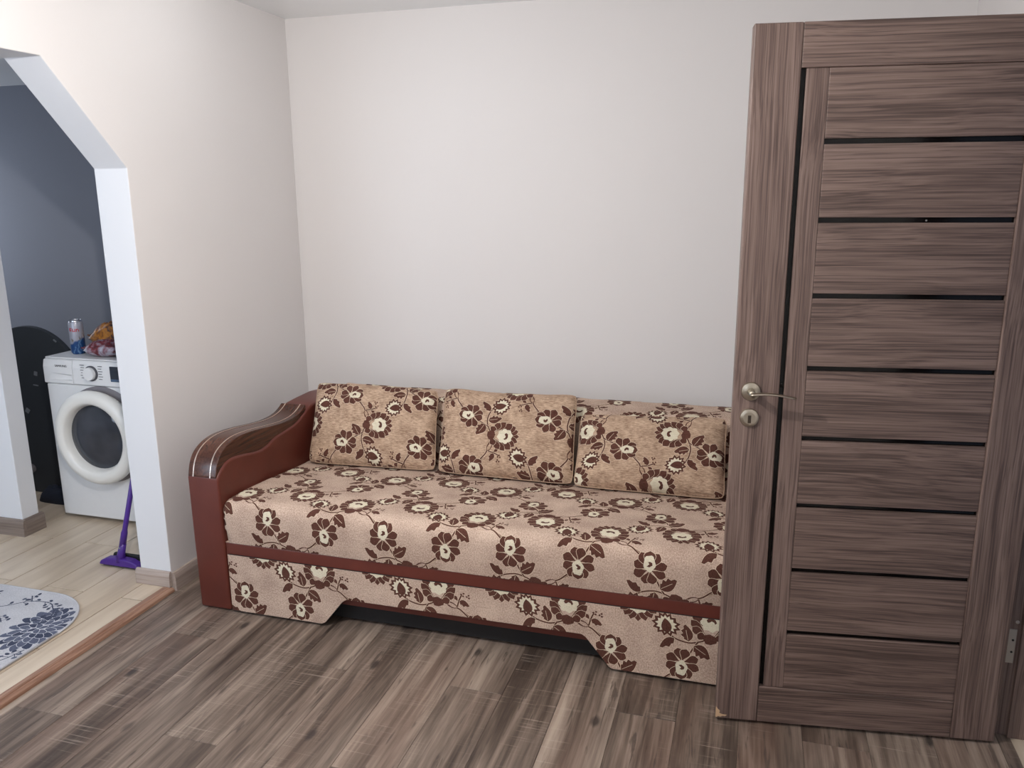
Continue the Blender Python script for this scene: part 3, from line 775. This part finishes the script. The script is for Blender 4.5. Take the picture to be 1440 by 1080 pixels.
# ------------------------------------------------------------------ pillows
def pillow(label, w, h, T, bl, br, tl, trr, turn, ox, oz, seed, slump=0.0):
    """corners: bottom-left, bottom-right, top-left, top-right of the middle plane (world)."""
    bl, br, tl, trr = map(Vector, (bl, br, tl, trr))
    base = (bl + br) / 2
    t = empty('throw_pillow', base); tag(t, label, 'pillow', 'flower-printed pillows on the sofa')
    nrm = (br - bl).cross(tl - bl).normalized()
    def fn(sgn):
        def f(a, b):
            u, v = a / w * 2, b / h * 2 - 1                 # -1..1
            ku = max(0.0, 1 - abs(u) ** 3.2); kv = max(0.0, 1 - abs(v) ** 3.0)
            th = T * (ku ** 0.5) * (kv ** 0.5)
            pin = 0.035
            uu = u * (1 - pin * (1 - v * v) ** 1.0 * 0.6); vv = v * (1 - pin * (1 - u * u) * 0.4)
            rr = abs(u) ** 8 * abs(v) ** 8                    # soften the corners
            uu *= 1 - 0.035 * rr; vv *= 1 - 0.05 * rr
            s, q = (uu + 1) / 2, (vv + 1) / 2
            p = (bl.lerp(br, s)).lerp(tl.lerp(trr, s), q)
            wr = 0.010 * noise.noise(Vector((a * 9 + seed, b * 9, seed))) + 0.004 * noise.noise(Vector((a * 30 + seed, b * 24, seed + 4)))
            ed = (abs(u) ** 3) * 0.010 * noise.noise(Vector((a * 14, b * 48, seed + 9)))
            p = p + nrm * (sgn * th * (1 + 0.10 * noise.noise(Vector((a * 5, b * 5, seed)))) + (wr + ed) * min(1, (ku * kv) * 3))
            p.z += -slump * q * math.sin(PI * s) + 0.006 * noise.noise(Vector((a * 7, seed, 0))) * q
            return tuple(p - base)
        return f
    dom = [(-w / 2, 0), (w / 2, 0), (w / 2, h), (-w / 2, h)]
    raw = []
    # the pillow cloth runs a quarter turn from the seat's: repeat along the height
    R_ = 1.0
    for q, mt in units(-1.0, 1.0, -1.0, 1.0, 0, 0):
        pts = []
        for a, b in q:
            x, y = -b, a                                     # quarter turn: up-facing flower faces left, repeat runs up
            if turn: x, y = -x, -y
            pts.append((x + ox, y + oz))
        xs = [p[0] for p in pts]; ys = [p[1] for p in pts]
        if max(xs) < -w / 2 or min(xs) > w / 2 or max(ys) < 0 or min(ys) > h: continue
        raw.append((pts, mt))
    front = printed(dom, raw, 0.012, fn(1))
    nu, nv = 40, 28
    fb = fn(-1)
    bv = [fb(-w / 2 + w * i / nu, h * j / nv) for j in range(nv + 1) for i in range(nu + 1)]
    bf = [(j * (nu + 1) + i, (j + 1) * (nu + 1) + i, (j + 1) * (nu + 1) + i + 1, j * (nu + 1) + i + 1) for j in range(nv) for i in range(nu)]
    back = (bv, bf, [0] * len(bf), [(-w / 2 + w * i / nu, h * j / nv) for j in range(nv + 1) for i in range(nu + 1)])
    V, F, I, U = merge(front)
    c = obj('cover', V, F, M['pillow'], t, True, I, uvs=U)
    V, F, I, U = back
    obj('cover_back', V, F, M['pillow'], t, True, I, uvs=U)
    # seam cord around the edge
    ef = fn(1); pts = []
    for k in range(40): pts.append(ef(-w / 2 + w * k / 40, 0))
    for k in range(26): pts.append(ef(w / 2, h * k / 26))
    for k in range(40): pts.append(ef(w / 2 - w * k / 40, h))
    for k in range(27): pts.append(ef(-w / 2, h - h * k / 26))
    tube('seam', pts, 0.0028, M['pillow'][0], t, 6)
    return t
pillow('flower-printed pillow against the leather armrest', 0.60, 0.40, 0.068, (0.388, -0.690, 0.440), (0.972, -0.640, 0.437), (0.333, -0.472, 0.754), (0.926, -0.462, 0.750), False, 0.112, -0.058, 1.0)
pillow('flower-printed pillow in the middle of the three, between the other two', 0.60, 0.40, 0.066, (0.985, -0.650, 0.437), (1.578, -0.655, 0.437), (0.955, -0.450, 0.760), (1.552, -0.455, 0.768), True, -0.015, 0.175, 5.0, 0.012)
pillow('flower-printed pillow slumped low beside the open door', 0.60, 0.37, 0.072, (1.580, -0.665, 0.437), (2.178, -0.670, 0.440), (1.572, -0.480, 0.690), (2.168, -0.480, 0.714), False, 0.112, 0.262, 9.0)

# ------------------------------------------------------------------ washing machine
WX0, WX1, WF, WB, WZ0, WZ1 = -1.032, -0.432, -0.678, -0.13, 0.040, 0.845
wm = empty('washing_machine', ((WX0 + WX1) / 2, (WF + WB) / 2, KZ)); org = Vector(wm.location)
tag(wm, 'white front-loading washing machine with a round glass door', 'washing machine')
M['wm'] = plain('white_enamel', lin(226, 226, 226), 0.32, 0, 0.02)
M['wm_door'] = plain('white_door_plastic', lin(232, 230, 224), 0.3, 0, 0.02)
M['wm_grey'] = plain('grey_seal', lin(120, 116, 120), 0.5)
M['wm_dark'] = plain('dark_print', lin(70, 70, 76), 0.5)
M['wm_disp'] = NT('display_glass').base(lin(24, 34, 48), 0.12).m
M['wm_blue'] = NT('display_bar').base(lin(70, 92, 120), 0.3).m
gt = NT('porthole_glass'); f = gt.noise(gt.coord('Object', (9, 9, 9)), 1, 2); gt.base(gt.mix(f, lin(26, 29, 36), lin(66, 70, 80)), 0.06); M['port'] = gt.m
M['drum'] = NT('drum_rib').base(lin(92, 98, 110), 0.3, 0.6).m
box('body', (WX0, WF + 0.004, WZ0), (WX1, WB, 0.715), M['wm'], wm, 0.008, org, 3)
cpn = prism('control_panel', [(WF + 0.004, 0.7165), (WF - 0.004, 0.722), (WF - 0.004, 0.80), (WF + 0.004, 0.832), (WF + 0.012, 0.8365), (WB, 0.8365), (WB, 0.7165)], 0, -0.861, WX1, M['wm'], wm, 0.003, org, 2)
box('top', (WX0 + 0.001, WF + 0.012, 0.8375), (WX1 - 0.001, WB, WZ1), M['wm'], wm, 0.004, org, 2)
for fx in (WX0 + 0.06, WX1 - 0.06):
    for fy in (WF + 0.07, WB - 0.07):
        lathe('foot', [(0.022, 0.0), (0.022, 0.012), (0.014, 0.024)], M['black'], wm, Matrix.Translation(Vector((fx, fy, KZ)) - org), 16)
yf = WF - 0.004
# detergent drawer with its scooped grip
xl, xr = WX0, -0.8615
pf = [(yf + 0.022, 0.7165), (yf + 0.022, 0.832), (WF + 0.012, 0.8365), (WB, 0.8365), (WB, 0.7165)]
dw = prism('drawer', [(yf + 0.022, 0.7165), (yf + 0.022, 0.8365), (WB, 0.8365), (WB, 0.7165)], 0, xl, xr, M['wm'], wm, 0.0, org)
y0, yd = yf, yf + 0.018
V = [(xl, y0, 0.722), (xr, y0, 0.722), (xr, y0, 0.800), (xl, y0, 0.800), (xl + 0.045, y0, 0.770), (xr - 0.006, y0, 0.766), (xr - 0.006, y0, 0.735), (xl + 0.03, y0, 0.736),
     (xr - 0.016, yd, 0.757), (xr - 0.022, yd, 0.739), (xl, WF + 0.004, 0.832), (xr, WF + 0.004, 0.832), (xl, yf + 0.022, 0.8365), (xr, yf + 0.022, 0.8365), (xl, yf + 0.022, 0.7165), (xr, yf + 0.022, 0.7165), (xl, yf + 0.008, 0.7165), (xr, yf + 0.008, 0.7165)]
F = [(0, 1, 6, 7), (1, 2, 5, 6), (2, 3, 4, 5), (3, 0, 7, 4), (4, 8, 5), (5, 8, 9, 6), (6, 9, 7), (7, 9, 8, 4), (3, 2, 11, 10), (10, 11, 13, 12), (16, 17, 1, 0), (14, 15, 17, 16), (14, 16, 0, 3, 10, 12), (15, 13, 11, 2, 1, 17)]
obj('drawer_front', [tuple(Vector(v) - org) for v in V], F, M['wm'], dw)
Rf = Matrix.Rotation(PI / 2, 4, 'X')        # lathe +Z -> -Y (towards the viewer)
def wl_(name, x, z, y, prof, mat, parent, n=40, midx=None):
    return lathe(name, prof, mat, parent, Matrix.Translation(Vector((x, y, z)) - org) @ Rf, n, midx=midx)
dl = wl_('dial', -0.748, 0.779, yf, [(0.037, 0.0), (0.037, 0.006), (0.034, 0.008)], M['wm_dark'], wm)
wl_('knob', -0.748, 0.779, yf, [(0.031, 0.006), (0.031, 0.020), (0.029, 0.024), (0.001, 0.025)], M['wm'], dl)
ds = box('display', (-0.640, yf - 0.002, 0.745), (-0.500, yf + 0.004, 0.818), M['wm_disp'], wm, 0.001, org)
box('display_bar', (-0.638, yf - 0.0026, 0.747), (-0.502, yf - 0.0019, 0.758), M['wm_blue'], ds, 0, org)
for i in range(6):
    zz = 0.816 - 0.0125 * i
    box('mark', (-0.812 + (0.004 if i % 2 else 0), yf - 0.0006, zz), (-0.787, yf, zz + 0.0028), M['wm_dark'], cpn, 0, org)
    box('mark', (-0.708, yf - 0.0006, zz - 0.002), (-0.683 - (0.005 if i % 2 else 0), yf, zz + 0.0008), M['wm_dark'], cpn, 0, org)
# door: ring, seal and dark glass
gk = wl_('seal', -0.715, 0.478, WF + 0.004, [(0.238, -0.004), (0.238, 0.002), (0.226, 0.006), (0.212, 0.006)], M['wm_grey'], wm, 56)
dd = wl_('door', -0.728, 0.474, WF, [(0.212, 0.0), (0.224, 0.020), (0.231, 0.040), (0.229, 0.056), (0.218, 0.068), (0.200, 0.073), (0.178, 0.072), (0.168, 0.064), (0.160, 0.042), (0.156, 0.028)], M['wm_door'], wm, 64)
wl_('glass', -0.728, 0.474, WF, [(0.158, 0.030), (0.150, 0.034), (0.125, 0.042), (0.085, 0.048), (0.04, 0.051), (0.002, 0.052)], M['port'], dd, 56)
o = box('filter_cover', (-0.62, WF + 0.0025, 0.06), (-0.46, WF + 0.0045, 0.135), M['wm'], wm, 0.001, org)
fc = bpy.data.curves.new('logo', 'FONT'); fc.body = 'SAMSUNG'; fc.size = 0.0155; fc.extrude = 0.0003; fc.align_x = 'CENTER'
tmp = bpy.data.objects.new('logo_text', fc); col.objects.link(tmp)
bpy.context.view_layer.update()
me = bpy.data.meshes.new_from_object(tmp.evaluated_get(bpy.context.evaluated_depsgraph_get()))
bpy.data.objects.remove(tmp)
lg = bpy.data.objects.new('lettering', me); me.materials.clear(); me.materials.append(M['wm_dark']); col.objects.link(lg); lg.parent = dw
lg.rotation_euler = (PI / 2, 0, 0); lg.location = Vector((-0.925, yf - 0.0006, 0.801)) - org

# drinks can on the machine
cn = empty('drinks_can', (-0.927, -0.560, WZ1)); tag(cn, 'tall silver drinks can with a blue wave, on the washing machine', 'can')
t = NT('can_print'); v = t.coord('Object'); sp = t.n('SeparateXYZ'); t.l(v, sp.inputs[0])
wob = t.noise(t.coord('Object', (30, 30, 30)), 1, 3)
hz = t.math('ADD', sp.outputs[2], t.math('ADD', t.math('MULTIPLY', t.math('SUBTRACT', wob, 0.5), 0.05), t.math('MULTIPLY', t.math('ADD', sp.outputs[0], sp.outputs[1]), -0.45)))
blue = t.ramp(hz, [(0.062, (1, 1, 1, 1)), (0.074, (0, 0, 0, 1))])
spl = t.ramp(t.noise(t.coord('Object', (60, 60, 24)), 1, 2), [(0.56, (0, 0, 0, 1)), (0.64, (1, 1, 1, 1))])
ol = t.math('MULTIPLY', t.ramp(t.math('ABSOLUTE', t.math('SUBTRACT', sp.outputs[2], 0.080)), [(0.010, (1, 1, 1, 1)), (0.026, (0, 0, 0, 1))]), spl)
c = t.mix(t.math('MULTIPLY', ol, 0.8), lin(160, 160, 170), lin(104, 92, 62))
c = t.mix(blue, c, t.mix(spl, lin(24, 66, 118), lin(96, 132, 170)))
t.base(c, 0.35, 0.2)
lathe('body', [(0.026, 0.0), (0.030, 0.004), (0.033, 0.012), (0.033, 0.148), (0.0295, 0.158)], t.m, cn)
M['alu'] = NT('aluminium').base(lin(196, 196, 200), 0.25, 1.0).m
ld_ = lathe('lid', [(0.0295, 0.158), (0.027, 0.163), (0.0275, 0.166), (0.026, 0.167), (0.0245, 0.163)], M['alu'], cn)
box('pull_tab', (-0.008, -0.012, 0.1632), (0.008, 0.012, 0.1648), M['alu'], ld_, 0.001)
M['can_red'] = plain('can_red_ink', lin(176, 52, 60), 0.4)
V, F = [], []
for (a0, a1, z0, z1) in ((-122, -114, 0.114, 0.130), (-114, -104, 0.126, 0.130), (-112, -106, 0.114, 0.121), (-101, -95, 0.112, 0.127), (-95, -88, 0.112, 0.116), (-88, -83, 0.112, 0.126), (-80, -75, 0.112, 0.126), (-75, -68, 0.121, 0.126), (-67, -62, 0.112, 0.122)):
    n0 = len(V); k = 4
    for i in range(k + 1):
        an = math.radians(-48 + ((a0 + (a1 - a0) * i / k) + 80) * 1.35); cx, cy = 0.0333 * math.cos(an), 0.0333 * math.sin(an)
        V += [(cx, cy, z0), (cx, cy, z1)]
    F += [(n0 + 2 * i, n0 + 2 * i + 2, n0 + 2 * i + 3, n0 + 2 * i + 1) for i in range(k)]
obj('red_print', V, F, M['can_red'], cn)

# crumpled packets beside the can
def packet(name, label, base, lx, ly, hz_, cols, seed, rz):
    t = NT(name + '_film'); v = t.coord('Object', (22, 22, 22))
    f = t.noise(v, 1, 3, 0.6, 0.6)
    t.base(t.ramp(f, [(0.36, cols[0]), (0.47, cols[1]), (0.55, cols[2]), (0.66, cols[3])]), 0.28)
    root = empty(name, base, rz); tag(root, label, 'packet')
    nu, nv = 34, 22
    def P(i, j, s):
        u, v_ = i / nu * 2 - 1, j / nv * 2 - 1
        k = max(0, 1 - abs(u) ** 2.6) ** 0.55 * max(0, 1 - abs(v_) ** 2.4) ** 0.5
        cr = abs(noise.noise(Vector((u * 3.1 + seed, v_ * 2.7, seed)))) * 0.55 + abs(noise.noise(Vector((u * 7 + seed, v_ * 6, seed * 2)))) * 0.3
        h = hz_ * (0.5 + (0.5 * k * (1 - 0.75 * cr) if s > 0 else -0.5 * k))
        edge = 0.10 * noise.noise(Vector((u * 2 + seed, v_ * 2, 7)))
        return (lx * (u + edge * v_) / 2, ly * (v_ + edge * u) / 2, max(0.0005, h - hz_ * 0.08 * (1 - k)))
    V = [P(i, j, 1) for j in range(nv + 1) for i in range(nu + 1)]; n1 = len(V)
    V += [P(i, j, -1) for j in range(nv + 1) for i in range(nu + 1)]
    q = lambda i, j: j * (nu + 1) + i
    F = [(q(i, j), q(i + 1, j), q(i + 1, j + 1), q(i, j + 1)) for j in range(nv) for i in range(nu)]
    F += [tuple(n1 + k for k in (q(i, j), q(i, j + 1), q(i + 1, j + 1), q(i + 1, j))) for j in range(nv) for i in range(nu)]
    obj('bag', V, F, t.m, root, True)
    # crimped end strip
    cv, cf = [], []
    for k in range(17):
        y = -ly * 0.42 + ly * 0.84 * k / 16; z = hz_ * 0.5 + 0.004 * math.sin(k * 2.1)
        cv += [(-lx * 0.49, y, z), (-lx * 0.49 - 0.016 - 0.003 * (k % 2), y, z + 0.004), (-lx * 0.49, y, z - 0.002), (-lx * 0.49 - 0.016 - 0.003 * (k % 2), y, z + 0.002)]
    for k in range(16):
        a = 4 * k; cf += [(a, a + 1, a + 5, a + 4), (a + 2, a + 6, a + 7, a + 3), (a + 1, a + 3, a + 7, a + 5)]
    obj('crimped_end', cv, cf, t.m, root)
    return root
packet('snack_packet', 'red and white crumpled plastic packet on the washing machine beside the can', (-0.735, -0.585, WZ1), 0.17, 0.12, 0.085,
       [lin(52, 26, 36), lin(110, 34, 42), lin(134, 112, 124), lin(168, 168, 180)], 3.3, 0.1)
packet('snack_packet', 'orange crumpled packet behind the red and white one on the washing machine', (-0.80, -0.435, WZ1), 0.24, 0.14, 0.150,
       [lin(44, 36, 46), lin(150, 92, 34), lin(176, 118, 46), lin(110, 66, 52)], 6.1, -0.06)

# dark rounded board standing in the niche
bd = empty('round_top_board', (-1.395, -0.42, KZ)); org = Vector(bd.location)
tag(bd, 'dark round-topped board standing behind the partition, left of the washing machine', 'board')
R_ = 0.325; zc = 0.615
pr = [(-R_ * 0.98, 0.0), (R_ * 0.98, 0.0)] + [(R_ * math.cos(a), zc - KZ + R_ * math.sin(a)) for a in [PI * k / 40 for k in range(41)]]
M['board'] = plain('dark_laminate', lin(54, 58, 63), 0.45)
prism('panel', pr, 1, 0.0, 0.03, M['board'], bd, 0.003)
M['pale'] = plain('pale_bracket', lin(128, 132, 138), 0.4)
for (x, z, w, h, r) in ((0.185, 0.872, 0.010, 0.008, 0.6), (0.030, 0.690, 0.010, 0.022, 0.2), (0.020, 0.626, 0.016, 0.006, 0.1), (-0.060, 0.482, 0.012, 0.024, 0.6)):
    V = [Matrix.Rotation(r, 3, 'Y') @ Vector(p) for p in boxv((-w, -0.005, -h / 2), (w, 0, h / 2))]
    o = obj('bracket', [p + Vector((x, 0, z - KZ)) for p in V], BF, M['pale'], bd, bevel=0.001)
lathe('knob', [(0.024, 0.0), (0.024, 0.012), (0.018, 0.018), (0.002, 0.019)], M['wm_grey'], bd, Matrix.Translation((-0.085, 0, 0.135)) @ Rf, 24)
# dark cloth heap in front of the board
V, F = [], []
nu, nv = 28, 10
for j in range(nv + 1):
    for i in range(nu):
        a = 2 * PI * i / nu; r = 1 - j / nv
        k = 1 + 0.25 * noise.noise(Vector((math.cos(a) * 2, math.sin(a) * 2, 3)))
        z = 0.075 * math.sqrt(max(0, 1 - r * r)) * (1 + 0.5 * noise.noise(Vector((math.cos(a) * r * 4, math.sin(a) * r * 4, 1))))
        V.append((0.13 * r * k * math.cos(a), 0.055 * r * k * math.sin(a), max(0, z)))
for j in range(nv):
    for i in range(nu):
        F.append((j * nu + i, j * nu + (i + 1) % nu, (j + 1) * nu + (i + 1) % nu, (j + 1) * nu + i))
F.append(tuple(range(nu - 1, -1, -1)))
o = obj('cloth', V, F, plain('navy_cloth', lin(28, 34, 50), 0.9), None, True); o.location = (-1.24, -0.49, KZ)
tag(o, 'dark navy cloth heaped on the floor between partition and washing machine', 'cloth')

# purple squeegee leaning on the end of the wall
sq = empty('floor_squeegee', (-0.335, -1.075, KZ)); org = Vector(sq.location)
tag(sq, 'purple floor squeegee leaning against the inside of the opening', 'squeegee')
M['purple'] = plain('purple_plastic', lin(72, 38, 132), 0.35)
hv = [(-0.435, 0.012), (-0.425, 0.030), (-0.395, 0.044), (-0.36, 0.048), (-0.30, 0.048), (-0.268, 0.044), (-0.236, 0.030), (-0.228, 0.012)]
prism('head', [(x, KZ + z) for x, z in hv], 1, -1.094, -1.058, M['purple'], sq, 0.005, org)
box('rubber_blade', (-0.430, -1.0745, KZ + 0.0), (-0.232, -1.0690, KZ + 0.018), M['black'], sq, 0.001, org)
ft = prism('foam_strip', [(-0.395, KZ + 0.03), (-0.385, KZ + 0.055), (-0.25, KZ + 0.055), (-0.24, KZ + 0.03)], 1, -1.056, -1.040, M['black'], sq, 0.004, org)
tube('socket', [(-0.332, -1.075, KZ + 0.03), (-0.325, -1.074, 0.09), (-0.312, -1.072, 0.135)], [0.022, 0.016, 0.014], M['purple'], sq, 14, org)
tube('handle', [(-0.318, -1.073, 0.115), (-0.300, -1.070, 0.185), (-0.296, -1.069, 0.20), (-0.172, -1.045, 0.66)], [0.0145, 0.0135, 0.0105, 0.0105], M['purple'], sq, 14, org)
lathe('button', [(0.0035, 0), (0.0035, 0.002)], M['pale'], sq, Matrix.Translation(Vector((-0.318, -1.0885, 0.118)) - org) @ Rf, 10)

# rug with blue-grey branches and a peony
rx0, rx1, ry0, ry1, rr = -0.92, -0.150, -2.55, -1.355, 0.25
rg = empty('rug', ((rx0 + rx1) / 2, (ry0 + ry1) / 2, KZ)); org = Vector(rg.location)
tag(rg, 'pale grey rug with navy branches and a dark peony on the kitchen floor', 'rug')
dom = []
for (cx, cy, a0) in ((rx1 - rr, ry1 - rr, 0), (rx0 + rr, ry1 - rr, 90), (rx0 + rr, ry0 + rr, 180), (rx1 - rr, ry0 + rr, 270)):
    for k in range(10):
        a = math.radians(a0 + 10 * k); dom.append((cx + rr * math.cos(a), cy + rr * math.sin(a)))
polys = []
rnd = random.Random(4)
def rose(cx, cy, R, flat, rot):
    ca, sa = math.cos(rot), math.sin(rot)
    for ring, cnt, pr_ in ((1.05, 15, 0.27), (0.84, 13, 0.25), (0.62, 10, 0.22), (0.40, 8, 0.19), (0.18, 4, 0.17)):
        for k in range(cnt):
            a = 2 * PI * k / cnt + ring * 3
            x, y = R * ring * 0.78 * math.cos(a), R * ring * 0.78 * math.sin(a) * flat
            c = (cx + x * ca - y * sa, cy + x * sa + y * ca)
            b = blob(c, R * pr_ * 1.05, R * pr_ * 0.72, 12, 0.08, a + rot, 3)
            polys.append((b, 3)); polys.append((grow(b, -R * 0.022), 1 if (k + int(ring * 10)) % 3 == 0 else 2))
rose(-0.245, -1.60, 0.105, 1.5, 0.15)
rose(-0.62, -2.12, 0.14, 0.9, 0.6)
def branch(pts):
    polys.append((line(pts, 0.0045), 1))
    q = [Vector(p) for p in pts]
    for i in range(len(q) - 1):
        for s in (0.15, 0.45, 0.75):
            p = q[i].lerp(q[i + 1], s); d = (q[i + 1] - q[i]).normalized()
            for sg in (-1, 1):
                if rnd.random() < 0.7:
                    e = p + (d * 0.014 + Vector((-d.y, d.x)) * sg * rnd.uniform(0.012, 0.028)) 
                    polys.append((line([p, e], 0.0028), 1)); polys.append((blob(e, 0.0105, 0.0065, 8, 0, rnd.uniform(0, 3)), 1 if rnd.random() < 0.8 else 2))
for b in ([(-0.62, -1.55), (-0.52, -1.50), (-0.45, -1.44), (-0.36, -1.43), (-0.30, -1.47), (-0.24, -1.46)], [(-0.30, -1.47), (-0.27, -1.52), (-0.30, -1.56)], [(-0.44, -1.44), (-0.48, -1.40)],
          [(-0.72, -1.66), (-0.60, -1.62), (-0.48, -1.57), (-0.42, -1.60)], [(-0.62, -1.72), (-0.50, -1.70), (-0.40, -1.66)], [(-0.17, -1.73), (-0.19, -1.80), (-0.24, -1.85), (-0.30, -1.92), (-0.28, -2.02)],
          [(-0.24, -1.85), (-0.20, -1.90), (-0.19, -1.98)], [(-0.66, -1.86), (-0.56, -1.82), (-0.44, -1.84), (-0.36, -1.80)], [(-0.80, -1.50), (-0.70, -1.46), (-0.62, -1.42)], [(-0.80, -1.95), (-0.70, -1.90), (-0.62, -1.92)],
          [(-0.30, -2.2), (-0.25, -2.3), (-0.3, -2.42)], [(-0.8, -2.3), (-0.7, -2.4), (-0.55, -2.42)]):
    branch(b)
RT = 0.008
V, F, I, U = printed(dom, polys, 0.05, lambda a, b: (a, b, KZ + RT))
n = len(dom)
sv = [(a, b, KZ + RT) for a, b in dom] + [(a, b, KZ) for a, b in dom]
V, F, I, U = merge((V, F, I, U), (sv, [(i, (i + 1) % n, (i + 1) % n + n, i + n) for i in range(n)], [0] * n, [(p[0], p[1]) for p in sv]))
rm = [fabric('rug_ground', lin(176, 176, 182), lin(206, 206, 210), 'seat'), fabric('rug_navy', lin(52, 58, 78), lin(74, 80, 100), 'seat'), fabric('rug_slate', lin(78, 84, 104), lin(102, 108, 126), 'seat'), fabric('rug_vein', lin(186, 188, 196), lin(208, 210, 216), 'seat')]
obj('pile', [tuple(Vector(p) - org) for p in V], F, rm, rg, False, I, uvs=U)
hem = [(a, b, KZ + 0.005) for a, b in dom]; hem.append(hem[0])
tube('hem', hem, 0.0045, rm[0], rg, 6, org)
